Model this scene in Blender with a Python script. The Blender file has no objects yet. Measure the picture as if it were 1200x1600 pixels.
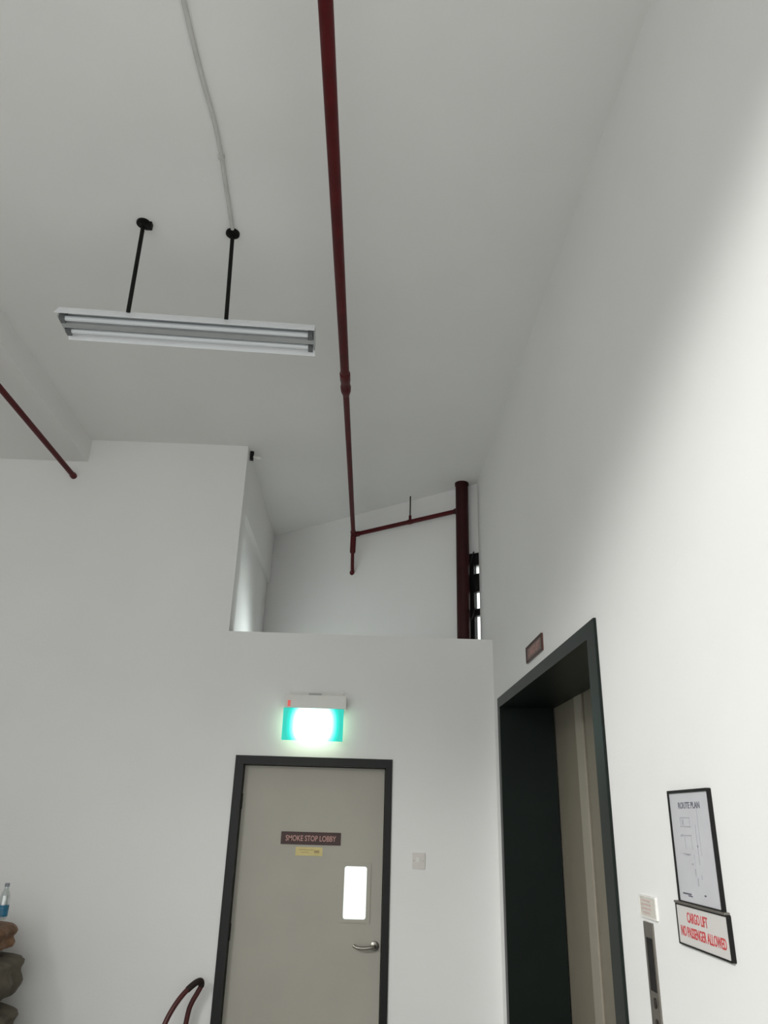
import bpy, bmesh, math, random
from mathutils import Vector, Matrix
random.seed(7)
scene = bpy.context.scene
COL = scene.collection
PI = math.pi

# ------------------------------------------------------------------ camera
FPX = 1169.57
cam_d = bpy.data.cameras.new('camera')
cam = bpy.data.objects.new('camera', cam_d)
COL.objects.link(cam)
right = Vector((0.9990574, -0.03447241, 0.02638113))
up = Vector((-0.03747757, -0.37833346, 0.92491039))
fwd = Vector((0.02190303, 0.92502727, 0.37926878))
m = Matrix((right, up, -fwd)).transposed().to_4x4()
m.translation = Vector((-0.97645, -5.55775, 1.76139))
cam.matrix_world = m
cam_d.sensor_fit = 'VERTICAL'
cam_d.sensor_height = 36.0
cam_d.lens = FPX / 1600.0 * 36.0
cam_d.clip_start = 0.02
scene.camera = cam

# ------------------------------------------------------------------ world, light, exposure
world = bpy.data.worlds.new('overcast')
scene.world = world
world.use_nodes = True
nt = world.node_tree
bg = nt.nodes['Background']
tc = nt.nodes.new('ShaderNodeTexCoord')
sep = nt.nodes.new('ShaderNodeSeparateXYZ')
rmp = nt.nodes.new('ShaderNodeMapRange')
rmp.inputs['From Min'].default_value = -0.1
rmp.inputs['From Max'].default_value = 1.0
rmp.inputs['To Min'].default_value = 1.0
rmp.inputs['To Max'].default_value = 1.6
nt.links.new(tc.outputs['Generated'], sep.inputs[0])
nt.links.new(sep.outputs['Z'], rmp.inputs['Value'])
SKY = 1.55
mul = nt.nodes.new('ShaderNodeMath'); mul.operation = 'MULTIPLY'; mul.inputs[1].default_value = SKY
nt.links.new(rmp.outputs[0], mul.inputs[0])
nt.links.new(mul.outputs[0], bg.inputs['Strength'])
bg.inputs['Color'].default_value = (0.97, 1.0, 0.985, 1)

def area(name, loc, rot, sx, sy, power, color=(1, 1, 1), portal=False, spread=PI):
    l = bpy.data.lights.new(name, 'AREA')
    l.shape = 'RECTANGLE'; l.size = sx; l.size_y = sy; l.energy = power; l.color = color
    l.spread = spread
    if portal: l.cycles.is_portal = True
    o = bpy.data.objects.new(name, l); COL.objects.link(o)
    o.location = loc; o.rotation_euler = rot
    return o
# portals only guide sampling of the sky through the real openings
OPX0, OPX1, OPZ, REAR = -5.1, -0.4, 4.2, -6.6
area('loading_opening_portal', ((OPX0 + OPX1) / 2, REAR - 0.02, OPZ / 2), (PI / 2, 0, 0), OPX1 - OPX0, OPZ, 1, portal=True)

# area lamp added outside at rear left for the bright right-wall band
band_lamp_p = Vector((-7.2, -11.2, 5.7)); band_lamp_t = Vector((0.0, -4.9, 2.4))
a_ = area('added_wall_band_lamp', band_lamp_p, (band_lamp_t - band_lamp_p).to_track_quat('-Z', 'Y').to_euler(), 2.6, 0.7, 180, (1.0, 0.995, 0.96), spread=math.radians(75))
# area lamp added behind the end wall to brighten the alcove side wall
area('added_alcove_lamp', (0.0, 1.6, 1.5), (Vector((-2.03, 1.15, 2.95)) - Vector((0.0, 1.6, 1.5))).to_track_quat('-Z', 'Y').to_euler(), 0.5, 0.5, 7.0, (0.93, 1.0, 0.99), spread=math.radians(40))
scene.view_settings.view_transform = 'Standard'
scene.view_settings.look = 'None'
scene.view_settings.gamma = 1.0
scene.view_settings.use_curve_mapping = False
scene.view_settings.exposure = 0.0
scene.cycles.max_bounces = 12
scene.cycles.diffuse_bounces = 8
scene.cycles.sample_clamp_indirect = 6.0

# ------------------------------------------------------------------ materials
def mat(name, col, rough=0.6, metal=0.0, noise=0.0, nscale=20.0, bump=0.0, bscale=120.0, emis=None, spec=0.5, col2=None):
    mt = bpy.data.materials.new(name); mt.use_nodes = True
    n = mt.node_tree.nodes; l = mt.node_tree.links
    b = n['Principled BSDF']
    b.inputs['Base Color'].default_value = (*col, 1)
    b.inputs['Roughness'].default_value = rough
    b.inputs['Metallic'].default_value = metal
    b.inputs['Specular IOR Level'].default_value = spec
    c = n.new('ShaderNodeTexCoord')
    if noise > 0 or col2:
        t = n.new('ShaderNodeTexNoise'); t.inputs['Scale'].default_value = nscale; t.inputs['Detail'].default_value = 5
        l.new(c.outputs['Object'], t.inputs['Vector'])
        mx = n.new('ShaderNodeMix'); mx.data_type = 'RGBA'
        c2 = col2 if col2 else tuple(v * (1 - noise) for v in col)
        mx.inputs[6].default_value = (*col, 1); mx.inputs[7].default_value = (*c2, 1)
        r = n.new('ShaderNodeMapRange'); r.inputs['From Min'].default_value = 0.35; r.inputs['From Max'].default_value = 0.65
        l.new(t.outputs['Fac'], r.inputs['Value']); l.new(r.outputs[0], mx.inputs[0])
        l.new(mx.outputs[2], b.inputs['Base Color'])
    if bump > 0:
        t2 = n.new('ShaderNodeTexNoise'); t2.inputs['Scale'].default_value = bscale; t2.inputs['Detail'].default_value = 3
        l.new(c.outputs['Object'], t2.inputs['Vector'])
        bp = n.new('ShaderNodeBump'); bp.inputs['Strength'].default_value = bump; bp.inputs['Distance'].default_value = 0.002
        l.new(t2.outputs['Fac'], bp.inputs['Height']); l.new(bp.outputs[0], b.inputs['Normal'])
    if emis:
        b.inputs['Emission Color'].default_value = (*emis[0], 1); b.inputs['Emission Strength'].default_value = emis[1]
    return mt
M = {}
M['wall'] = mat('white_wall_paint', (0.80, 0.795, 0.79), 0.75, noise=0.03, nscale=1.3, bump=0.25, bscale=60, spec=0.25)
M['ceil'] = mat('white_ceiling_paint', (0.78, 0.775, 0.768), 0.85, noise=0.03, nscale=1.1, bump=0.25, bscale=50, spec=0.2)
M['floor'] = mat('grey_concrete', (0.42, 0.42, 0.40), 0.6, noise=0.2, nscale=2.0, bump=0.3, bscale=30)
M['ground'] = mat('pale_concrete_yard', (0.7, 0.7, 0.68), 0.8, noise=0.1, nscale=1.0)
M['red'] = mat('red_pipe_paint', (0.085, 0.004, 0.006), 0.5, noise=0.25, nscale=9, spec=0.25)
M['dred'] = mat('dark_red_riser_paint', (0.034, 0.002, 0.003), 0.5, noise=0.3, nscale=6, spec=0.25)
M['frame'] = mat('charcoal_frame_paint', (0.007, 0.008, 0.007), 0.45, noise=0.2, nscale=5, spec=0.3)
M['lframe'] = mat('dark_green_grey_gloss_paint', (0.006, 0.011, 0.009), 0.4, noise=0.25, nscale=4, spec=0.25)
M['door'] = mat('warm_grey_door_paint', (0.41, 0.39, 0.34), 0.5, noise=0.05, nscale=3, spec=0.3)
M['lift'] = mat('taupe_lift_door_paint', (0.225, 0.20, 0.155), 0.45, noise=0.06, nscale=8)
M['liftedge'] = mat('light_taupe_lift_door_edge', (0.36, 0.33, 0.27), 0.4, noise=0.05, nscale=8)
M['dark'] = mat('black_gap', (0.01, 0.01, 0.01), 0.8)
M['steel'] = mat('brushed_steel', (0.36, 0.34, 0.30), 0.32, 0.9, noise=0.15, nscale=30)
M['dsteel'] = mat('dull_steel_plate', (0.22, 0.205, 0.18), 0.4, 0.7, noise=0.15, nscale=30)
M['black'] = mat('black_plastic', (0.006, 0.0055, 0.0055), 0.5, spec=0.25)
M['rod'] = mat('black_painted_rod', (0.006, 0.0065, 0.005), 0.6, noise=0.3, nscale=30, spec=0.2)
M['white'] = mat('white_enamel', (0.78, 0.80, 0.83), 0.3, noise=0.02, nscale=5)
M['lampgrey'] = mat('grey_enamel_spine', (0.42, 0.43, 0.44), 0.4, noise=0.05, nscale=5)
M['holder'] = mat('dark_grey_lamp_holder', (0.13, 0.135, 0.14), 0.5)
M['tube'] = mat('frosted_tube_glass', (0.72, 0.75, 0.78), 0.15)
M['whitepl'] = mat('white_plastic', (0.74, 0.73, 0.70), 0.4, noise=0.02, nscale=9)
M['offwhite'] = mat('aged_white_plastic', (0.66, 0.63, 0.60), 0.4, noise=0.04, nscale=9)
M['conduit'] = mat('white_painted_conduit', (0.56, 0.56, 0.54), 0.6, noise=0.1, nscale=9)
M['brown'] = mat('brown_engraved_plate', (0.045, 0.013, 0.010), 0.5, noise=0.25, nscale=20)
M['brown2'] = mat('red_brown_engraved_plate', (0.14, 0.055, 0.04), 0.35, noise=0.25, nscale=20)
M['pinktext'] = mat('pale_pink_lettering', (0.50, 0.27, 0.24), 0.5)
M['yellow'] = mat('yellow_label', (0.62, 0.52, 0.22), 0.5, noise=0.1, nscale=30)
M['yelltext'] = mat('olive_print', (0.36, 0.28, 0.12), 0.5)
M['paper'] = mat('white_print_under_acrylic', (0.55, 0.55, 0.585), 0.25, noise=0.05, nscale=8)
M['ink'] = mat('grey_ink', (0.10, 0.10, 0.13), 0.5)
M['ink2'] = mat('pale_grey_ink', (0.36, 0.36, 0.40), 0.5)
M['signw'] = mat('white_sign_face', (0.62, 0.60, 0.585), 0.3)
M['redtext'] = mat('red_lettering', (0.50, 0.045, 0.05), 0.5)
M['palered'] = mat('faded_red_print', (0.55, 0.43, 0.40), 0.5)
M['acry'] = mat('sticker_face', (0.60, 0.57, 0.52), 0.25)
M['sack'] = mat('grey_brown_woven_sack', (0.145, 0.125, 0.09), 0.9, noise=0.45, nscale=9, bump=0.8, bscale=90)
M['sackb'] = mat('brown_paper_bag', (0.24, 0.12, 0.055), 0.7, noise=0.6, nscale=14, bump=0.8, bscale=40)
M['card'] = mat('brown_cardboard', (0.30, 0.22, 0.13), 0.8, noise=0.15, nscale=6)
M['blue'] = mat('blue_bottle_label', (0.02, 0.17, 0.30), 0.4, noise=0.4, nscale=40)
M['cap'] = mat('grey_bottle_cap', (0.22, 0.24, 0.27), 0.4)
M['trolley'] = mat('dark_red_tube_enamel', (0.075, 0.008, 0.007), 0.4, noise=0.3, nscale=20)
M['grip'] = mat('dark_brown_rubber_grip', (0.016, 0.006, 0.005), 0.55, noise=0.3, nscale=30)
M['rubber'] = mat('black_rubber', (0.02, 0.02, 0.02), 0.8)
M['led'] = mat('red_indicator', (0.6, 0.1, 0.1), 0.4, emis=((1.0, 0.16, 0.12), 0.35))
M['amber'] = mat('lift_button', (0.02, 0.015, 0.012), 0.3)

def glass_mat():
    mt = bpy.data.materials.new('clear_window_glass'); mt.use_nodes = True
    n = mt.node_tree.nodes; l = mt.node_tree.links; n.clear()
    o = n.new('ShaderNodeOutputMaterial'); mx = n.new('ShaderNodeMixShader')
    t = n.new('ShaderNodeBsdfTransparent'); t.inputs[0].default_value = (0.96, 0.98, 0.97, 1)
    g = n.new('ShaderNodeBsdfGlossy'); g.inputs['Roughness'].default_value = 0.02
    mx.inputs[0].default_value = 0.07
    l.new(t.outputs[0], mx.inputs[1]); l.new(g.outputs[0], mx.inputs[2]); l.new(mx.outputs[0], o.inputs[0])
    return mt
M['glass'] = glass_mat()
def pet_mat():
    mt = bpy.data.materials.new('clear_bottle_plastic'); mt.use_nodes = True
    n = mt.node_tree.nodes; l = mt.node_tree.links; n.clear()
    o = n.new('ShaderNodeOutputMaterial'); mx = n.new('ShaderNodeMixShader')
    t = n.new('ShaderNodeBsdfTransparent'); t.inputs[0].default_value = (0.88, 0.92, 0.92, 1)
    g = n.new('ShaderNodeBsdfGlossy'); g.inputs['Roughness'].default_value = 0.08
    mx.inputs[0].default_value = 0.3
    l.new(t.outputs[0], mx.inputs[1]); l.new(g.outputs[0], mx.inputs[2]); l.new(mx.outputs[0], o.inputs[0])
    return mt
M['pet'] = pet_mat()
def exit_mat():
    # a lamp behind a green translucent panel: hot centre, green at the corners
    mt = bpy.data.materials.new('lit_green_exit_panel'); mt.use_nodes = True
    n = mt.node_tree.nodes; l = mt.node_tree.links
    b = n['Principled BSDF']; b.inputs['Base Color'].default_value = (0.0, 0.35, 0.28, 1); b.inputs['Roughness'].default_value = 0.3
    c = n.new('ShaderNodeTexCoord'); mp = n.new('ShaderNodeMapping')
    mp.inputs['Location'].default_value = (0, 0, -0.115)
    l.new(c.outputs['Object'], mp.inputs[0])
    s = n.new('ShaderNodeSeparateXYZ'); l.new(mp.outputs[0], s.inputs[0])
    def mth(op, a, v):
        q = n.new('ShaderNodeMath'); q.operation = op
        l.new(a, q.inputs[0])
        if isinstance(v, (int, float)): q.inputs[1].default_value = v
        else: l.new(v, q.inputs[1])
        return q.outputs[0]
    ax = mth('POWER', mth('ABSOLUTE', mth('DIVIDE', s.outputs['X'], 0.160), 1), 2.6)
    az = mth('POWER', mth('ABSOLUTE', mth('DIVIDE', s.outputs['Z'], 0.16), 1), 2.6)
    r = mth('MULTIPLY', mth('ADD', ax, az), 0.62)
    cr = n.new('ShaderNodeValToRGB'); l.new(r, cr.inputs[0])
    e = cr.color_ramp.elements
    e[0].position = 0.30; e[0].color = (1.5, 2.2, 2.1, 1)
    e[1].position = 1.0; e[1].color = (0.0, 0.45, 0.36, 1)
    k = e.new(0.52); k.color = (0.35, 1.1, 1.0, 1)
    k = e.new(0.72); k.color = (0.0, 0.72, 0.62, 1)
    l.new(cr.outputs[0], b.inputs['Emission Color']); b.inputs['Emission Strength'].default_value = 1.0
    return mt
M['exit'] = exit_mat()

# ------------------------------------------------------------------ helpers
WORLD = {}
def link(name, me, m_, parent=None, kind=None, origin=None):
    """one mesh object; vertices are given in world space"""
    xs = [v.co for v in me.vertices]
    if parent is None:
        if origin is None:
            lo = [min(v[i] for v in xs) for i in range(3)]; hi = [max(v[i] for v in xs) for i in range(3)]
            origin = Vector(((lo[0] + hi[0]) / 2, (lo[1] + hi[1]) / 2, lo[2]))
        org = Vector(origin)
    else:
        org = WORLD[parent.name]
    me.transform(Matrix.Translation(-org))
    me.materials.append(m_)
    o = bpy.data.objects.new(name, me); COL.objects.link(o)
    if parent is None: o.location = org
    else: o.parent = parent
    WORLD[o.name] = org
    if kind: o['kind'] = kind
    return o
def fin(name, bm, m_, parent=None, smooth=False, bevel=0.0, kind=None, origin=None, flip=True):
    if bevel > 0:
        bmesh.ops.bevel(bm, geom=[e for e in bm.edges if len(e.link_faces) == 2 and e.calc_face_angle(0) > 0.6], offset=bevel, segments=2, affect='EDGES', profile=0.7)
    if flip: bmesh.ops.recalc_face_normals(bm, faces=bm.faces)
    me = bpy.data.meshes.new(name); bm.to_mesh(me); bm.free()
    if smooth:
        for p in me.polygons: p.use_smooth = True
        try: me.set_sharp_from_angle(angle=math.radians(38))
        except Exception: pass
    return link(name, me, m_, parent, kind, origin)
def tag(o, label, cat=None, group=None, kind=None):
    o['label'] = label
    if cat: o['category'] = cat
    if group: o['group'] = group
    if kind: o['kind'] = kind
    return o
def thing(name, loc, label, cat, group=None, kind=None):
    o = bpy.data.objects.new(name, None); COL.objects.link(o); o.location = loc
    o.empty_display_size = 0.1
    WORLD[o.name] = Vector(loc)
    return tag(o, label, cat, group, kind)
def box(bm, x0, x1, y0, y1, z0, z1, mtx=None):
    vs = [bm.verts.new((x, y, z)) for x in (x0, x1) for y in (y0, y1) for z in (z0, z1)]
    for f in ((0, 1, 3, 2), (4, 6, 7, 5), (0, 4, 5, 1), (2, 3, 7, 6), (0, 2, 6, 4), (1, 5, 7, 3)):
        bm.faces.new([vs[i] for i in f])
    if mtx: bmesh.ops.transform(bm, matrix=mtx, verts=vs)
    return vs
def BM(*boxes):
    bm = bmesh.new()
    for b in boxes: box(bm, *b)
    return bm
def tube(bm, pts, r, seg=20, caps=True):
    pts = [Vector(p) for p in pts]; rs = r if isinstance(r, (list, tuple)) else [r] * len(pts)
    rings = []; ref = None
    for i, p in enumerate(pts):
        a = pts[max(0, i - 1)]; b = pts[min(len(pts) - 1, i + 1)]
        t = (b - a).normalized()
        if ref is None:
            ref = Vector((0, 0, 1)) if abs(t.z) < 0.9 else Vector((1, 0, 0))
        u = (ref - t * ref.dot(t)).normalized(); ref = u; w = t.cross(u)
        rings.append([bm.verts.new(p + (u * math.cos(k * 2 * PI / seg) + w * math.sin(k * 2 * PI / seg)) * rs[i]) for k in range(seg)])
    for a, b in zip(rings, rings[1:]):
        for k in range(seg): bm.faces.new((a[k], a[(k + 1) % seg], b[(k + 1) % seg], b[k]))
    if caps: bm.faces.new(rings[0][::-1]); bm.faces.new(rings[-1])
def TUBE(pts, r, seg=20):
    bm = bmesh.new(); tube(bm, pts, r, seg); return bm
def stepped(bm, a, b, prof, seg=24):
    """solid of revolution from a to b: prof = [(t 0..1, radius)]"""
    a = Vector(a); b = Vector(b)
    t = (b - a).normalized(); ref = Vector((0, 0, 1)) if abs(t.z) < 0.9 else Vector((1, 0, 0))
    u = (ref - t * ref.dot(t)).normalized(); w = t.cross(u); rings = []
    for s, r in prof:
        p = a.lerp(b, s)
        rings.append([bm.verts.new(p + (u * math.cos(k * 2 * PI / seg) + w * math.sin(k * 2 * PI / seg)) * r) for k in range(seg)])
    for x, y in zip(rings, rings[1:]):
        for k in range(seg): bm.faces.new((x[k], x[(k + 1) % seg], y[(k + 1) % seg], y[k]))
    bm.faces.new(rings[0][::-1]); bm.faces.new(rings[-1])
def STEP(a, b, prof, seg=24):
    bm = bmesh.new(); stepped(bm, a, b, prof, seg); return bm
def catmull(P, n=8):
    P = [Vector(p) for p in P]; out = []
    for i in range(len(P) - 1):
        p0 = P[max(0, i - 1)]; p1 = P[i]; p2 = P[i + 1]; p3 = P[min(len(P) - 1, i + 2)]
        for k in range(n):
            t = k / n
            out.append(0.5 * ((2 * p1) + (p2 - p0) * t + (2 * p0 - 5 * p1 + 4 * p2 - p3) * t * t + (3 * p1 - p0 - 3 * p2 + p3) * t ** 3))
    out.append(P[-1]); return out
def rrect(w, h, r, n=5):
    pts = []
    for cx, cy, a0 in ((w / 2 - r, h / 2 - r, 0), (-w / 2 + r, h / 2 - r, 90), (-w / 2 + r, -h / 2 + r, 180), (w / 2 - r, -h / 2 + r, 270)):
        for k in range(n + 1):
            a = math.radians(a0 + 90 * k / n); pts.append((cx + r * math.cos(a), cy + r * math.sin(a)))
    return pts
def plate(bm, w, h, r, d, mtx):
    """rounded plate, local x width, y height, z depth 0..d"""
    P = rrect(w, h, r)
    a = [bm.verts.new(mtx @ Vector((x, y, 0))) for x, y in P]; b = [bm.verts.new(mtx @ Vector((x, y, d))) for x, y in P]
    bm.faces.new(a[::-1]); bm.faces.new(b)
    for k in range(len(P)): bm.faces.new((a[k], a[(k + 1) % len(P)], b[(k + 1) % len(P)], b[k]))
def ring(bm, w, h, r, w2, h2, r2, d, mtx):
    A = rrect(w, h, r); B = rrect(w2, h2, r2); n = len(A)
    L = [[bm.verts.new(mtx @ Vector((x, y, z))) for x, y in P] for P, z in ((A, 0), (A, d), (B, d), (B, 0))]
    for i in range(4):
        p, q = L[i], L[(i + 1) % 4]
        for k in range(n): bm.faces.new((p[k], p[(k + 1) % n], q[(k + 1) % n], q[k]))
def wall_mtx_right(y, z, x=0.0):      # local x -> -y (reads left to right for a viewer in the room), local y -> z, local z -> -x (out)
    return Matrix(((0, 0, -1, x), (-1, 0, 0, y), (0, 1, 0, z), (0, 0, 0, 1)))
def wall_mtx_back(x, z, y=0.0):       # local x -> x, local y -> z, local z -> -y (out)
    return Matrix(((1, 0, 0, x), (0, 0, -1, y), (0, 1, 0, z), (0, 0, 0, 1)))
def text(name, s, mtx, w, h, m_, parent, depth=0.0008, space=1.0):
    cu = bpy.data.curves.new('lettering', 'FONT'); cu.body = s; cu.align_x = 'CENTER'; cu.align_y = 'CENTER'
    cu.extrude = 0.5; cu.resolution_u = 3; cu.space_character = space; cu.space_line = 0.95; cu.offset = 0.012
    o = bpy.data.objects.new('tmp', cu); COL.objects.link(o)
    bpy.context.view_layer.update()
    me = bpy.data.meshes.new_from_object(o.evaluated_get(bpy.context.evaluated_depsgraph_get()))
    bpy.data.objects.remove(o); bpy.data.curves.remove(cu)
    xs = [v.co.x for v in me.vertices]; ys = [v.co.y for v in me.vertices]
    cx, cy = (min(xs) + max(xs)) / 2, (min(ys) + max(ys)) / 2
    sx, sy = w / (max(xs) - min(xs)), h / (max(ys) - min(ys))
    for v in me.vertices: v.co = mtx @ Vector(((v.co.x - cx) * sx, (v.co.y - cy) * sy, (v.co.z + 0.5) * depth))
    me.name = name
    return link(name, me, m_, parent)

C = 4.583          # ceiling
L = 3.032          # ledge
SOF = 4.382        # underside of the beam on the left
W2 = lambda x: 2.143 - 0.788 * (x + 1.995)     # oblique alcove wall

# ------------------------------------------------------------------ setting
def struct(name, bm, m_, label, cat, **k):
    return tag(fin(name, bm, m_, kind='structure', **k), label, cat)
# floor, yard
struct('floor', BM((-6.0, 0.36, REAR - 0.2, 2.6, -0.1, 0.0)), M['floor'], 'grey concrete floor of the lift lobby below the frame', 'floor')
struct('ground', BM((-40, 40, -45, 40, -0.25, -0.12)), M['ground'], 'pale concrete yard outside the building', 'ground')
# ceiling covers hall and alcove
bm = bmesh.new()
box(bm, -6.2, 1.2, REAR - 0.2, 3.0, C, C + 0.2)
struct('ceiling', bm, M['ceil'], 'high white painted ceiling over the whole lobby', 'ceiling')
# beam/soffit left
struct('trim_1', BM((-6.0, -3.262, REAR, 0.0, SOF, C + 0.02)), M['ceil'], 'white dropped beam under the ceiling at upper left', 'beam')
# wall behind with the door and the alcove opening
DX0, DX1, DZ = -1.836, -0.735, 2.15
bm = BM((-6.0, -1.98, 0, 0.2, DZ, C), (-1.98, 0.0, 0, 0.2, DZ, L), (-6.0, DX0 + 0.004, 0, 0.2, 0, DZ), (DX1 - 0.004, 0.0, 0, 0.2, 0, DZ))
struct('wall_back', bm, M['wall'], 'white end wall around the grey door, its upper right part open above a ledge', 'wall')
# alcove: side wall, beam on it, oblique wall with window hole, slab
struct('wall_alcove_left', BM((-2.14, -2.02, 0.2, 2.6, 0, C)), M['wall'], 'white side wall of the alcove, left of the opening above the ledge', 'wall')
struct('trim_2', BM((-2.03, -1.98, 0.2, 2.17, 4.057, C)), M['wall'], 'shallow white beam along the top of the alcove side wall', 'beam')
ddir = Vector((1, -0.788, 0)).normalized(); nrm = Vector((ddir.y, -ddir.x, 0))   # nrm points to the room (-y,-x)
P0 = Vector((-1.995, 2.143, 0))
OB = Matrix(((ddir.x, -nrm.x, 0, P0.x), (ddir.y, -nrm.y, 0, P0.y), (0, 0, 1, 0), (0, 0, 0, 1)))  # local x along wall, local y away from room
lx = lambda x: (x + 1.995) / ddir.x
bm = bmesh.new()
WX0, WX1, WZ1 = lx(-0.16), lx(0.03), 3.93
SX0, SX1 = lx(-1.75), lx(-0.30)
box(bm, -0.25, WX0, 0, 0.15, 2.5, C, OB); box(bm, WX0, WX1, 0, 0.15, WZ1, C, OB); box(bm, WX1, lx(0.5), 0, 0.15, 0, C, OB)
box(bm, WX0, WX1, 0, 0.15, 0, L + 0.02, OB); box(bm, -0.25, SX0, 0, 0.15, 0, 2.5, OB); box(bm, SX1, WX0, 0, 0.15, 0, 2.5, OB); box(bm, SX0, SX1, 0, 0.15, 0, 0.6, OB)
struct('wall_alcove_back', bm, M['wall'], 'white slanting wall at the far side of the alcove', 'wall')
w2 = thing('window_2', OB @ Vector((SX0, 0.08, 0.6)), 'stair window behind the end wall, bright through the door pane', 'window', kind='structure')
bm = bmesh.new(); box(bm, SX0, SX1, 0.05, 0.10, 2.45, 2.5, OB); box(bm, SX0, SX1, 0.05, 0.10, 0.6, 0.65, OB)
box(bm, SX0, SX0 + 0.05, 0.05, 0.10, 0.65, 2.45, OB); box(bm, SX1 - 0.05, SX1, 0.05, 0.10, 0.65, 2.45, OB); fin('window_frame', bm, M['frame'], w2)
bm = bmesh.new(); box(bm, SX0 + 0.05, SX1 - 0.05, 0.07, 0.076, 0.65, 2.45, OB); fin('pane', bm, M['glass'], w2)
# narrow alcove window
win = thing('window_1', OB @ Vector((WX0, 0.05, L)), 'narrow dark framed window in the alcove, mostly behind the thick red riser', 'window', kind='structure')
bm = bmesh.new()
xa = lx(-0.040)
box(bm, WX0, xa, 0.0, 0.05, L + 0.02, WZ1, OB)
box(bm, WX0, WX1, 0.01, 0.05, 3.82, WZ1, OB)
fin('window_frame', bm, M['frame'], win)
for z0, z1 in ((3.58, 3.74), (3.37, 3.43)):
    bm = bmesh.new(); box(bm, WX0, WX1, 0.005, 0.05, z0, z1, OB); fin('window_bar', bm, M['frame'], win)
bm = bmesh.new(); box(bm, xa - 0.01, WX1, 0.03, 0.036, L + 0.02, WZ1, OB); fin('pane', bm, M['glass'], win)
for z in (3.93, 3.43):
    a = OB @ Vector((lx(-0.065), -0.02, z - 0.13)); b = OB @ Vector((lx(-0.02), -0.035, z))
    fin('window_stay', TUBE([a, b], 0.006, 8), M['frame'], win)
# right wall with lift opening (thick)
LY0, LY1, LZ = -2.506, -0.193, 2.568
bm = BM((0, 0.36, REAR, LY0 + 0.004, 0, C), (0, 0.36, LY1 - 0.004, 0.0, 0, C), (0, 0.36, LY0 + 0.004, LY1 - 0.004, LZ - 0.004, C), (0, 0.12, 0.0, 0.555, 0, C))
struct('wall_right', bm, M['wall'], 'tall white right wall that holds the lift entrance', 'wall')
# left and rear walls (outside the frame)
struct('wall_left', BM((-6.2, -6.0, REAR - 0.2, 0.2, 0, C)), M['wall'], 'white left wall of the lobby outside the frame', 'wall')
bm = BM((-6.0, OPX0, REAR - 0.2, REAR, 0, C), (OPX1, 0.36, REAR - 0.2, REAR, 0, C), (OPX0, OPX1, REAR - 0.2, REAR, OPZ, C))
struct('wall_rear', bm, M['wall'], 'white wall behind the viewer around the wide loading opening', 'wall')
# closed lift shaft behind
bm = BM((0.46, 1.2, -2.7, -2.6, 0, C), (0.46, 1.2, -0.1, 0.0, 0, C), (1.1, 1.2, -2.6, -0.1, 0, C), (0.36, 1.2, -2.7, 0.0, -0.1, 0))
struct('lift_shaft', bm, M['floor'], 'concrete lift shaft hidden behind the lift doors', 'shaft')

# ------------------------------------------------------------------ lobby door
d1 = thing('door_1', ((DX0 + DX1) / 2, 0.03, 0), 'warm grey door in a black frame under the green exit sign', 'door', kind='structure')
IX0, IX1, IZ = -1.778, -0.781, 2.092
bm = BM((DX0, IX0, -0.012, 0.2, 0, DZ), (IX1, DX1, -0.012, 0.2, 0, DZ), (IX0, IX1, -0.012, 0.2, IZ, DZ))
fin('door_frame', bm, M['frame'], d1, bevel=0.0)
bm = BM((IX0 - 0.002, IX0 + 0.014, 0.115, 0.15, 0, IZ), (IX1 - 0.014, IX1 + 0.002, 0.115, 0.15, 0, IZ), (IX0, IX1, 0.115, 0.15, IZ - 0.014, IZ + 0.002))
fin('door_stop', bm, M['frame'], d1)
vx0, vx1, vz0, vz1 = -1.055, -0.873, 1.127, 1.472
dy0, dy1 = 0.06, 0.108
a, b = IX0 + 0.004, IX1 - 0.004
leaf = fin('door_leaf', BM((a, vx0, dy0, dy1, 0.006, IZ - 0.004), (vx1, b, dy0, dy1, 0.006, IZ - 0.004), (vx0, vx1, dy0, dy1, 0.006, vz0), (vx0, vx1, dy0, dy1, vz1, IZ - 0.004)), M['door'], d1)
mw = wall_mtx_back((-1.041 - 0.889) / 2, (1.459 + 1.14) / 2, dy0)
bm = bmesh.new(); ring(bm, 0.206, 0.360, 0.006, 0.151, 0.318, 0.016, 0.006, mw)
fin('vision_panel_frame', bm, M['door'], leaf)
fin('vision_pane', BM((vx0, vx1, 0.075, 0.081, vz0, vz1)), M['glass'], leaf)
bm = STEP((-0.825, dy0, 0.99), (-0.825, dy0 - 0.012, 0.99), [(0, 0.029), (0.7, 0.029), (1, 0.024)])
rose = fin('handle_rose', bm, M['steel'], leaf, smooth=True)
bm = TUBE(catmull([(-0.825, dy0 - 0.008, 0.99), (-0.825, dy0 - 0.045, 0.99), (-0.845, dy0 - 0.058, 0.988), (-0.90, dy0 - 0.058, 0.982), (-0.945, dy0 - 0.052, 0.986), (-0.962, dy0 - 0.046, 0.996)], 5), 0.0105, 14)
fin('door_lever', bm, M['steel'], leaf, smooth=True)
for z in (0.3, 1.05, 1.85): fin('hinge', TUBE([(IX0 + 0.002, dy0 - 0.006, z - 0.05), (IX0 + 0.002, dy0 - 0.006, z + 0.05)], 0.006, 10), M['frame'], d1)

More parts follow.
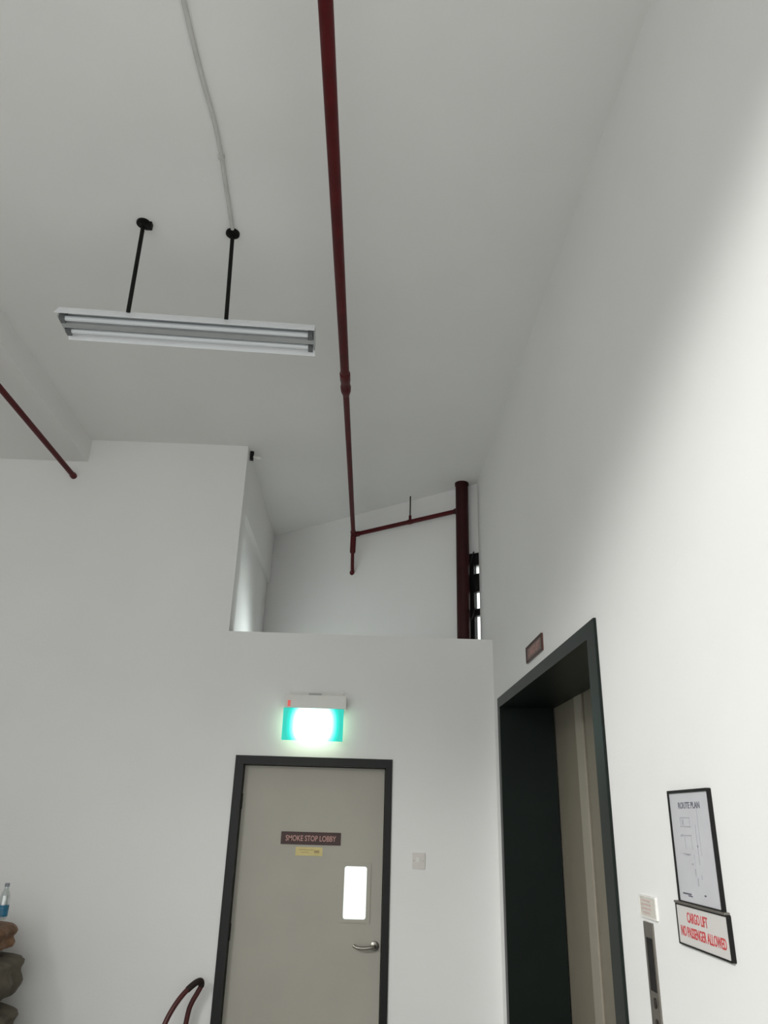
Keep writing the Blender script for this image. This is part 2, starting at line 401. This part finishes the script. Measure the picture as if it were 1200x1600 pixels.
# signs on the door: the two plates are fixed to the leaf but can be lifted away
s = thing('door_sign', (-1.281, dy0, 1.584), 'brown plate with pale lettering on the grey door', 'sign')
ms = wall_mtx_back(-1.281, 1.6245, dy0)
bm = bmesh.new(); plate(bm, 0.410, 0.080, 0.003, 0.004, ms); fin('sign_plate', bm, M['brown'], s)
text('lettering', 'SMOKE STOP LOBBY', ms @ Matrix.Translation((0.0, 0.0, 0.0041)), 0.345, 0.036, M['pinktext'], s)
s = thing('yellow_label', (-1.289, dy0, 1.514), 'small yellow label stuck under the brown door plate', 'label')
ms = wall_mtx_back(-1.289, 1.5425, dy0)
bm = bmesh.new(); plate(bm, 0.184, 0.054, 0.002, 0.002, ms); fin('label_plate', bm, M['yellow'], s)
bm = bmesh.new()
for k, (xa_, xb_) in enumerate(((-0.07, 0.03), (-0.055, 0.0), (0.035, 0.07))):
    zz = (0.010, -0.006, 0.0)[k]; plate(bm, xb_ - xa_, (0.004, 0.004, 0.018)[k], 0.0005, 0.0005, ms @ Matrix.Translation(((xa_ + xb_) / 2, zz, 0.002)))
fin('faint_print', bm, M['yelltext'], s)

# switch plate right of the door
s = thing('switch_plate', (-0.545, 0, 1.456), 'off-white square switch plate on the wall right of the grey door', 'switch')
ms = wall_mtx_back(-0.545, 1.506, 0)
bm = bmesh.new(); plate(bm, 0.086, 0.098, 0.006, 0.008, ms); fin('plate', bm, M['offwhite'], s, bevel=0.0015)
bm = bmesh.new(); plate(bm, 0.020, 0.030, 0.003, 0.004, ms @ Matrix.Translation((-0.006, 0.006, 0.008))); fin('rocker', bm, M['whitepl'], s)
for q in (-0.033, 0.033):
    bm = bmesh.new(); stepped(bm, ms @ Vector((q, 0, 0.008)), ms @ Vector((q, 0, 0.0092)), [(0, 0.003), (1, 0.003)], 10); fin('screw', bm, M['steel'], s)

# ------------------------------------------------------------------ exit sign
s = thing('exit_sign', (-1.305, -0.045, 2.25), 'glowing green exit sign box on the wall above the grey door', 'sign')
fin('back_plate', BM((-1.49, -1.10, -0.012, 0.0, 2.44, 2.60)), M['whitepl'], s)
bm = BM((-1.512, -1.078, -0.105, -0.010, 2.475, 2.565)); h = fin('lamp_housing', bm, M['whitepl'], s, bevel=0.006)
bm = BM((-1.35, -1.26, -0.06, -0.01, 2.565, 2.585)); fin('cable_entry', bm, M['lampgrey'], h, bevel=0.004)
bm = BM((-1.492, -1.472, -0.1075, -0.104, 2.483, 2.525)); fin('indicator_light', bm, M['led'], h)
bm = BM((-1.520, -1.092, -0.088, -0.074, 2.255, 2.475)); fin('lit_panel', bm, M['exit'], s)
ex = area('exit_glow_on_wall', (-1.306, -0.07, 2.36), (PI / 2, 0, 0), 0.40, 0.20, 0.38, (1.0, 0.93, 0.42))
ex2 = area('exit_glow_down', (-1.306, -0.085, 2.25), (0, 0, 0), 0.38, 0.03, 0.09, (1.0, 0.95, 0.42))
ex3 = area('exit_glow_front', (-1.306, -0.095, 2.36), (-PI / 2, 0, 0), 0.40, 0.20, 0.3, (0.3, 1.0, 0.85))

# ------------------------------------------------------------------ lift entrance
d2 = thing('door_2', (0.2, -1.35, 0), 'cargo lift entrance with dark green-grey surround and closed taupe doors', 'lift door', kind='structure')
FY, NY, TZ = -0.272, -2.392, 2.500
fin('far_jamb', BM((-0.012, 0.362, FY, LY1, 0, LZ)), M['lframe'], d2)
bm = bmesh.new()
# near jamb with a slightly ragged outer edge
fin('near_jamb', BM((-0.012, 0.362, LY0, NY, 0, LZ)), M['lframe'], d2); bm.free()
fin('lintel', BM((-0.012, 0.362, NY, FY, TZ, LZ)), M['lframe'], d2)
def lift_panel(y0, y1, lip):
    p = fin('door_panel', BM((0.372, 0.40, y0, y1, 0.01, TZ + 0.05)), M['lift'], d2)
    if lip: fin('panel_edge_strip', BM((0.362, 0.374, y0 + 0.003, y0 + 0.145, 0.01, TZ + 0.05)), M['liftedge'], p, bevel=0.002)
    return p
lift_panel(-0.940, -0.20, True)
lift_panel(-1.69, -0.980, False)
lift_panel(-2.45, -1.70, False)
fin('door_backing', BM((0.42, 0.44, -2.6, -0.1, 0, TZ + 0.1)), M['dark'], d2)
fin('sill', BM((0.0, 0.42, -2.39, -0.27, 0.0, 0.012)), M['steel'], d2)

s = thing('lift_sign', (0, -1.375, 2.625), 'red-brown rectangular plate above the lift entrance', 'sign')
ms = wall_mtx_right(-1.375, 2.674, 0)
bm = bmesh.new(); plate(bm, 0.40, 0.094, 0.003, 0.008, ms); fin('sign_plate', bm, M['brown2'], s)
bm = bmesh.new(); ring(bm, 0.40, 0.094, 0.003, 0.372, 0.070, 0.002, 0.003, ms @ Matrix.Translation((0, 0, 0.008))); fin('raised_border', bm, M['brown'], s)
text('lettering', 'CARGO LIFT', ms @ Matrix.Translation((0, 0, 0.0081)), 0.27, 0.042, M['pinktext'], s)

# ------------------------------------------------------------------ notices by the lift
s = thing('framed_notice', (0, -3.231, 1.557), 'white plan notice in a black frame right of the lift', 'notice')
ms = wall_mtx_right(-3.240, 1.710, 0)
bm = bmesh.new(); plate(bm, 0.278, 0.296, 0.002, 0.007, ms); fin('print', bm, M['paper'], s)
bm = bmesh.new(); ring(bm, 0.290, 0.310, 0.004, 0.276, 0.294, 0.002, 0.011, ms); fin('frame', bm, M['black'], s)
face = ms @ Matrix.Translation((0, 0, 0.0071))
text('title_lettering', 'ROUTE PLAN', face @ Matrix.Translation((0.0, 0.112, 0)), 0.150, 0.018, M['ink'], s, 0.0006)
def bars(name, lst, m_, par):
    bm = bmesh.new()
    for cx, cy, w, h in lst: plate(bm, w, h, min(w, h) * 0.2, 0.0006, face @ Matrix.Translation((cx, cy, 0)))
    return fin(name, bm, m_, par)
bars('plan_drawing', [(-0.04, 0.078, 0.07, 0.002), (-0.072, 0.066, 0.002, 0.026), (-0.006, 0.066, 0.002, 0.026), (-0.04, 0.054, 0.07, 0.002), (-0.055, 0.066, 0.012, 0.014),
      (-0.03, 0.030, 0.05, 0.002), (-0.052, 0.012, 0.002, 0.038), (-0.006, 0.012, 0.002, 0.038), (0.03, 0.03, 0.003, 0.06), (0.03, -0.02, 0.003, 0.05), (-0.07, 0.03, 0.02, 0.006),
      (-0.05, -0.02, 0.06, 0.002), (0.0, -0.035, 0.002, 0.03), (0.05, 0.04, 0.002, 0.12)], M['ink2'], s)
for q_ in [(-0.046, -0.022, 0.028, 0.003), (-0.018, -0.045, 0.014, 0.004), (-0.004, -0.066, 0.006, 0.020), (0.006, -0.090, 0.007, 0.020), (0.034, -0.076, 0.005, 0.012)]: bars('plan_mark', [q_], M['ink2'], s)
for q_ in [(-0.082, -0.126, 0.060, 0.004), (-0.06, -0.131, 0.03, 0.003), (0.042, -0.122, 0.012, 0.004)]: bars('footer_line', [q_], M['ink'], s)

s = thing('warning_sign', (0, -3.225, 1.448), 'white sign with red lettering about passengers, under the framed notice', 'sign')
ms = wall_mtx_right(-3.237, 1.500, 0)
bm = bmesh.new(); plate(bm, 0.330, 0.100, 0.002, 0.010, ms); fin('sign_face', bm, M['signw'], s)
bm = bmesh.new(); ring(bm, 0.337, 0.108, 0.003, 0.328, 0.099, 0.002, 0.012, ms); fin('frame', bm, M['black'], s)
bm = bmesh.new(); plate(bm, 0.33, 0.006, 0.001, 0.016, ms @ Matrix.Translation((0, 0.057, 0))); fin('top_rail', bm, M['dsteel'], s)
face2 = ms @ Matrix.Translation((0, 0, 0.0101))
text('lettering', 'CARGO LIFT', face2 @ Matrix.Translation((-0.025, 0.022, 0)), 0.135, 0.027, M['redtext'], s)
text('lettering', 'NO PASSENGER ALLOWED', face2 @ Matrix.Translation((0.0, -0.016, 0)), 0.290, 0.027, M['redtext'], s)

s = thing('small_notice', (0, -2.813, 1.482), 'small faded red and cream notice above the lift call panel', 'notice')
ms = wall_mtx_right(-2.813, 1.5155, 0)
bm = bmesh.new(); plate(bm, 0.146, 0.064, 0.003, 0.006, ms); fin('notice_face', bm, M['acry'], s)
bm = bmesh.new(); ring(bm, 0.150, 0.068, 0.003, 0.138, 0.058, 0.002, 0.007, ms); fin('clear_holder', bm, M['whitepl'], s)
bm = bmesh.new()
for q, (zz, ww) in enumerate(((0.018, 0.085), (0.006, 0.095), (-0.006, 0.09), (-0.018, 0.07))):
    plate(bm, ww, 0.006, 0.001, 0.0005, ms @ Matrix.Translation((-0.012, zz, 0.006)))
fin('faded_print', bm, M['palered'], s)

s = thing('call_panel', (0, -2.797, 1.12), 'tall narrow steel lift call panel with black display', 'call panel')
ms = wall_mtx_right(-2.797, 1.295, 0)
bm = bmesh.new(); plate(bm, 0.080, 0.35, 0.003, 0.006, ms); fin('panel_plate', bm, M['dsteel'], s)
bm = bmesh.new(); plate(bm, 0.050, 0.150, 0.003, 0.0015, ms @ Matrix.Translation((0.004, 0.055, 0.006))); fin('display', bm, M['black'], s)
for dz in (-0.052, -0.11):
    bm = bmesh.new(); stepped(bm, ms @ Vector((0.004, dz, 0.006)), ms @ Vector((0.004, dz, 0.010)), [(0, 0.015), (0.7, 0.015), (1, 0.012)], 20); fin('call_button', bm, M['amber'], s, smooth=True)

# ------------------------------------------------------------------ sprinkler pipework
PZ = 4.325
TEE = Vector((-1.107, 1.315, PZ))
PS = Vector((-1.225, REAR, PZ))
def pl(y):  # point on the main pipe axis
    t = (y - PS.y) / (TEE.y - PS.y); return PS.lerp(TEE, t)
s = thing('sprinkler_main_pipe', pl(-1.4), 'long red sprinkler pipe running under the middle of the ceiling', 'pipe')
fin('pipe', TUBE([pl(REAR + 0.0), pl(-1.52)], 0.027, 24), M['red'], s, smooth=True)
a, b = pl(-1.56), pl(-1.30)
fin('reducer_coupling', STEP(a, b, [(0, 0.027), (0.02, 0.033), (0.3, 0.033), (0.33, 0.030), (0.55, 0.030), (0.6, 0.034), (0.8, 0.032), (1.0, 0.021)]), M['red'], s, smooth=True)
fin('pipe', TUBE([pl(-1.31), pl(1.24)], 0.0205, 20), M['red'], s, smooth=True)
bm = STEP(TEE + Vector((0, 0, 0.035)), TEE - Vector((0, 0, 0.19)), [(0, 0.02), (0.02, 0.027), (0.95, 0.027), (1, 0.020)])
stepped(bm, pl(1.22), TEE, [(0, 0.0205), (0.05, 0.027), (1, 0.026)])
bd = Vector((-0.165, 0.575, PZ)) - TEE
bdn = bd.normalized()
stepped(bm, TEE, TEE + bdn * 0.075, [(0, 0.026), (0.9, 0.026), (1, 0.020)])
fin('tee_fitting', bm, M['red'], s, smooth=True)
E1 = Vector((-1.103, 1.400, 3.985))
fin('drop_pipe', TUBE([TEE - Vector((0, 0, 0.18)), TEE + Vector((0.001, 0.012, -0.24)), Vector((-1.104, 1.375, 4.01)), E1, Vector((-1.103, 1.50, 3.975))], 0.0165, 16), M['red'], s, smooth=True)
fin('wall_flange', STEP(Vector((-1.103, W2(-1.103), 3.98)) + nrm * 0.012, Vector((-1.103, W2(-1.103), 3.98)) - nrm * 0.01, [(0, 0.024), (0.4, 0.028), (1, 0.028)]), M['red'], s)

RX, RY, RR = -0.137, 0.575, 0.056
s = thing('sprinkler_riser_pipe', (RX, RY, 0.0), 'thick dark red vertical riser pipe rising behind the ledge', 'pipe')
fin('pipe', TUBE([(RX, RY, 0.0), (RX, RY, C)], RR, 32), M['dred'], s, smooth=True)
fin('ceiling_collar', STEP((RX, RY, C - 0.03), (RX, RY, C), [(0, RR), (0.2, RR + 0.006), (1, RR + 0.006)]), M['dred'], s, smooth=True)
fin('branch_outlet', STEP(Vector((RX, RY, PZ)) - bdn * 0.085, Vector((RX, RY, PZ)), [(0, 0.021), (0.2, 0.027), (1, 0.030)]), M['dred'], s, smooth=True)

s = thing('sprinkler_branch_pipe', TEE.lerp(Vector((RX, RY, PZ)), 0.5), 'short red branch pipe joining the ceiling pipe to the riser', 'pipe')
fin('pipe', TUBE([TEE + bdn * 0.0755, Vector((RX, RY, PZ)) - bdn * 0.0855], 0.0205, 20), M['red'], s, smooth=True)
H = TEE.lerp(Vector((RX, RY, PZ)), 0.545)
bm = STEP(H - bdn * 0.018, H + bdn * 0.018, [(0, 0.024), (1, 0.024)]); box(bm, H.x - 0.012, H.x + 0.012, H.y - 0.012, H.y + 0.012, H.z + 0.015, H.z + 0.06)
hb = fin('hanger_clamp', bm, M['red'], s)
fin('hanger_rod', TUBE([(H.x, H.y, H.z + 0.05), (H.x, H.y, C)], 0.006, 10), M['rod'], s)

s = thing('wall_pipe', (-3.365, -0.5, 4.25), 'thin red pipe on the left running into the end wall below the beam', 'pipe')
A0, A1 = Vector((-3.385, REAR, 4.25)), Vector((-3.352, 0.02, 4.25))
fin('pipe', TUBE([A0, A1], 0.0205, 20), M['red'], s, smooth=True)
fin('pipe_socket', STEP(Vector((-3.3522, -0.035, 4.25)), Vector((-3.352, 0.004, 4.25)), [(0, 0.0205), (0.1, 0.025), (1, 0.025)]), M['red'], s, smooth=True)
for y in (-2.4, -5.0):
    x = -3.385 + 0.033 * (y - REAR) / -REAR
    bm = STEP((x, y - 0.015, 4.25), (x, y + 0.015, 4.25), [(0, 0.024), (1, 0.024)]); tube(bm, [(x, y, 4.27), (x, y, SOF)], 0.005, 8)
    fin('pipe_hanger', bm, M['rod'], s)
# hangers of the main pipe outside the view
for y in (-4.6, -6.6):
    p = pl(y); bm = STEP(p - Vector((0, .015, 0)), p + Vector((0, .015, 0)), [(0, 0.031), (1, 0.031)]); tube(bm, [p + Vector((0, 0, 0.03)), (p.x, p.y, C)], 0.005, 8)
    fin('pipe_hanger', bm, M['rod'], bpy.data.objects['sprinkler_main_pipe'])

# ------------------------------------------------------------------ hanging batten lamp
LC = Vector((-1.910, -2.36, 4.036)); ROT = Matrix.Translation(LC) @ Matrix.Rotation(0.046, 4, 'Z')
HL = 0.632
lamp = thing('hanging_batten_lamp', LC, 'white twin-tube batten lamp hung from the ceiling on two black rods', 'lamp')
def ext(bm, prof, x0, x1, mtx, closed=True):
    a = [bm.verts.new(mtx @ Vector((x0, y, z))) for y, z in prof]; b = [bm.verts.new(mtx @ Vector((x1, y, z))) for y, z in prof]
    n = len(prof)
    for k in range(n): bm.faces.new((a[k], a[(k + 1) % n], b[(k + 1) % n], b[k]))
    bm.faces.new(a[::-1]); bm.faces.new(b)
bm = bmesh.new()
o_ = [(-0.120, -0.040), (-0.074, 0.024), (0.074, 0.024), (0.116, -0.036)]
i_ = [(0.1135, -0.0365), (0.0725, 0.0205), (-0.0725, 0.0205), (-0.1175, -0.0415)]
ext(bm, o_ + i_, -HL, HL, ROT)
fin('reflector', bm, M['white'], lamp)
bm = bmesh.new(); ext(bm, [(-0.024, 0.0205), (-0.019, -0.030), (0.019, -0.030), (0.024, 0.0205)], -HL + 0.005, HL - 0.005, ROT); fin('gear_spine', bm, M['lampgrey'], lamp)
for y in (-0.055, 0.050):
    p, q = ROT @ Vector((-HL + 0.03, y, -0.026)), ROT @ Vector((HL - 0.03, y, -0.026))
    fin('fluorescent_tube', STEP(p, q, [(0, 0.012), (0.001, 0.013), (0.999, 0.013), (1, 0.012)], 20), M['tube'], lamp, smooth=True)
    for sx in (-1, 1):
        bm = bmesh.new(); xx = sx * (HL - 0.022); box(bm, xx - 0.012, xx + 0.012, y - 0.018, y + 0.018, -0.044, 0.021, ROT); fin('lamp_holder', bm, M['holder'], lamp)
for sx in (-1, 1):
    bm = bmesh.new(); xx = sx * (HL - 0.003); box(bm, xx - 0.003, xx + 0.003, -0.07, 0.07, -0.03, 0.022, ROT); fin('end_cap', bm, M['lampgrey'], lamp)
RT = [Vector((-2.190, -2.497, C)), Vector((-1.737, -2.453, C))]
for i, t in enumerate(RT):
    bx = (-2.203, -1.722)[i]
    foot = ROT @ Vector(((bx - LC.x), -0.085 if i < 2 else 0, 0.015))
    r = fin('suspension_rod', TUBE([t - Vector((0, 0, 0.012)), foot], 0.0105, 14), M['rod'], lamp, smooth=True)
    bm = STEP(t, t - Vector((0, 0, 0.03)), [(0, 0.036), (0.35, 0.036), (0.45, 0.018), (1, 0.016)])
    if i == 0: box(bm, t.x + 0.01, t.x + 0.045, t.y - 0.012, t.y + 0.015, C - 0.035, C)
    fin('ceiling_flange', bm, M['rod'], r, smooth=True)

s = thing('cable_conduit', (-1.735, -4.5, C), 'thin white conduit on the ceiling leading to the lamp rod', 'conduit')
pts = catmull([(-1.738, REAR, C - 0.008), (-1.742, -5.5, C - 0.008), (-1.736, -3.65, C - 0.008), (-1.712, -3.1, C - 0.008), (-1.722, -2.75, C - 0.008), (-1.733, -2.49, C - 0.008)], 8)
fin('conduit_pipe', TUBE(pts, 0.0095, 10), M['conduit'], s, smooth=True)
for y, x in ((-2.95, -1.714), (-4.6, -1.739)):
    fin('saddle_clip', BM((x - 0.014, x + 0.014, y - 0.008, y + 0.008, C - 0.019, C)), M['conduit'], s, bevel=0.002)

# small fitting at the top corner of the alcove
s = thing('ceiling_detector', (-1.945, 0.12, 4.5), 'tiny fitting with black holder and white nozzle at the alcove top corner', 'detector')
fin('bracket', BM((-1.975, -1.948, 0.09, 0.115, 4.505, C)), M['black'], s, bevel=0.003)
fin('nozzle', STEP((-1.955, 0.10, 4.535), (-1.892, 0.125, 4.535), [(0, 0.010), (0.5, 0.012), (0.6, 0.016), (1, 0.016)]), M['whitepl'], s, smooth=True)

# ------------------------------------------------------------------ stacked sacks and bottle at lower left
def sack(name, cx, cy, z0, w, d, h, seed, m_, label, cat, rz=0.0):
    rnd = random.Random(seed); bm = bmesh.new()
    bmesh.ops.create_cube(bm, size=2.0)
    bmesh.ops.subdivide_edges(bm, edges=bm.edges[:], cuts=9, use_grid_fill=True)
    ph = [rnd.uniform(0, 6.28) for _ in range(8)]
    for v in bm.verts:
        x, y, z = v.co
        n = (abs(x) ** 7 + abs(y) ** 7 + abs(z) ** 7) ** (1 / 7)
        x, y, z = x / n, y / n, z / n
        pin = 1 - 0.06 * abs(x) ** 3
        wv = 0.035 * math.sin(7 * x + ph[0] + 3 * z) + 0.03 * math.sin(11 * y + ph[1] + 4 * x) + 0.022 * math.sin(17 * x + 9 * y + ph[2])
        x2 = x * (1 + 0.035 * math.sin(6 * z + ph[3]) + 0.03 * math.sin(9 * y + ph[4])); y2 = y * (1 + 0.05 * math.sin(5 * x + ph[5]))
        z2 = z * pin + (wv if z > -0.7 else wv * 0.15)
        v.co = Vector((x2 * w / 2, y2 * d / 2, (1 + z * (2 * pin - 1) + wv * z) * h / 2 if z > 0 else (z + 1) * h / 2))
    bmesh.ops.transform(bm, matrix=Matrix.Translation((cx, cy, z0)) @ Matrix.Rotation(rz, 4, 'Z'), verts=bm.verts)
    return tag(fin(name, bm, m_, smooth=True, origin=(cx, cy, z0)), label, cat, 'sacks and bag piled at lower left')
s = thing('cardboard_carton', (-3.28, -0.42, 0), 'brown cardboard carton carrying the sacks, at the foot of the lower left pile', 'box')
fin('carton_body', BM((-3.62, -2.95, -0.72, -0.12, 0, 0.46)), M['card'], s, bevel=0.004)
fin('packing_tape', BM((-3.62, -2.95, -0.45, -0.39, 0.458, 0.4625)), M['yellow'], s)
sack('sack', -3.285, -0.42, 0.466, 0.70, 0.52, 0.225, 3, M['sack'], 'dark grey-brown sack at the bottom left corner of the photo', 'sack')
sack('sack', -3.300, -0.42, 0.718, 0.69, 0.50, 0.235, 11, M['sack'], 'grey-brown sack in the middle of the pile at lower left', 'sack', 0.03)
sack('paper_bag', -3.325, -0.42, 0.980, 0.62, 0.42, 0.145, 5, M['sackb'], 'crumpled brown bag on top of the grey sacks at lower left', 'bag')
bx_, by_, bz_ = -3.084, -0.40, 1.142
s = thing('water_bottle', (bx_, by_, bz_), 'clear water bottle with blue label and grey cap on the sacks', 'bottle')
def lathe(prof, seg=28):
    bm = bmesh.new(); rings = []
    for r, z in prof: rings.append([bm.verts.new((bx_ + 0.8 * r * math.cos(k * 2 * PI / seg), by_ + 0.8 * r * math.sin(k * 2 * PI / seg), bz_ + 0.8 * z)) for k in range(seg)])
    for a, b in zip(rings, rings[1:]):
        for k in range(seg): bm.faces.new((a[k], a[(k + 1) % seg], b[(k + 1) % seg], b[k]))
    bm.faces.new(rings[0][::-1]); bm.faces.new(rings[-1]); return bm
fin('bottle_body', lathe([(0.02, 0), (0.036, 0.004), (0.040, 0.02), (0.040, 0.10), (0.039, 0.105), (0.039, 0.13), (0.036, 0.155), (0.028, 0.180), (0.017, 0.205), (0.0135, 0.215), (0.0135, 0.228)]), M['pet'], s, smooth=True)
fin('bottle_label', lathe([(0.0405, 0.022), (0.0415, 0.023), (0.0415, 0.098), (0.0405, 0.099)]), M['blue'], s, smooth=True)
fin('bottle_cap', lathe([(0.017, 0.222), (0.0175, 0.224), (0.0175, 0.243), (0.016, 0.246)]), M['cap'], s, smooth=True)

# ------------------------------------------------------------------ hand trolley (its loop handle shows at the bottom edge)
s = thing('hand_trolley', (-2.05, -0.2, 0), 'red tubular hand trolley handle left of the door', 'trolley')
R_ = 0.0155
Lp = [(-2.105, -0.30, 0.03), (-2.100, -0.285, 0.30), (-2.090, -0.27, 0.50), (-2.066, -0.25, 0.60), (-2.030, -0.225, 0.680), (-1.985, -0.19, 0.745), (-1.935, -0.15, 0.790), (-1.905, -0.115, 0.800),
      (-1.899, -0.10, 0.775), (-1.918, -0.10, 0.735), (-1.945, -0.10, 0.685), (-1.962, -0.10, 0.63), (-1.975, -0.10, 0.50), (-1.985, -0.10, 0.30), (-1.99, -0.10, 0.03)]
cp = catmull(Lp, 6)
fin('tube_frame', TUBE(cp, R_, 16), M['trolley'], s, smooth=True)
fin('hand_grip', TUBE(cp[6 * 5 + 2:6 * 8 + 2], R_ + 0.003, 16), M['grip'], s, smooth=True)
fin('cross_bar', TUBE([(-2.095, -0.275, 0.40), (-1.980, -0.10, 0.40)], 0.010, 12), M['trolley'], s)
fin('axle', TUBE([(-2.13, -0.34, 0.09), (-1.965, -0.065, 0.09)], 0.010, 12), M['steel'], s)
for p in ((-2.135, -0.345, 0.09), (-1.965, -0.065, 0.09)):
    pv = Vector(p); ax = Vector((0.165, 0.275, 0)).normalized()
    fin('wheel', STEP(pv - ax * 0.02, pv + ax * 0.02, [(0, 0.06), (0.01, 0.08), (0.2, 0.09), (0.8, 0.09), (0.99, 0.08), (1, 0.06)], 28), M['rubber'], s, smooth=True)
fin('toe_plate', BM((-2.10, -1.97, -0.42, -0.09, 0.0, 0.006)), M['trolley'], s)
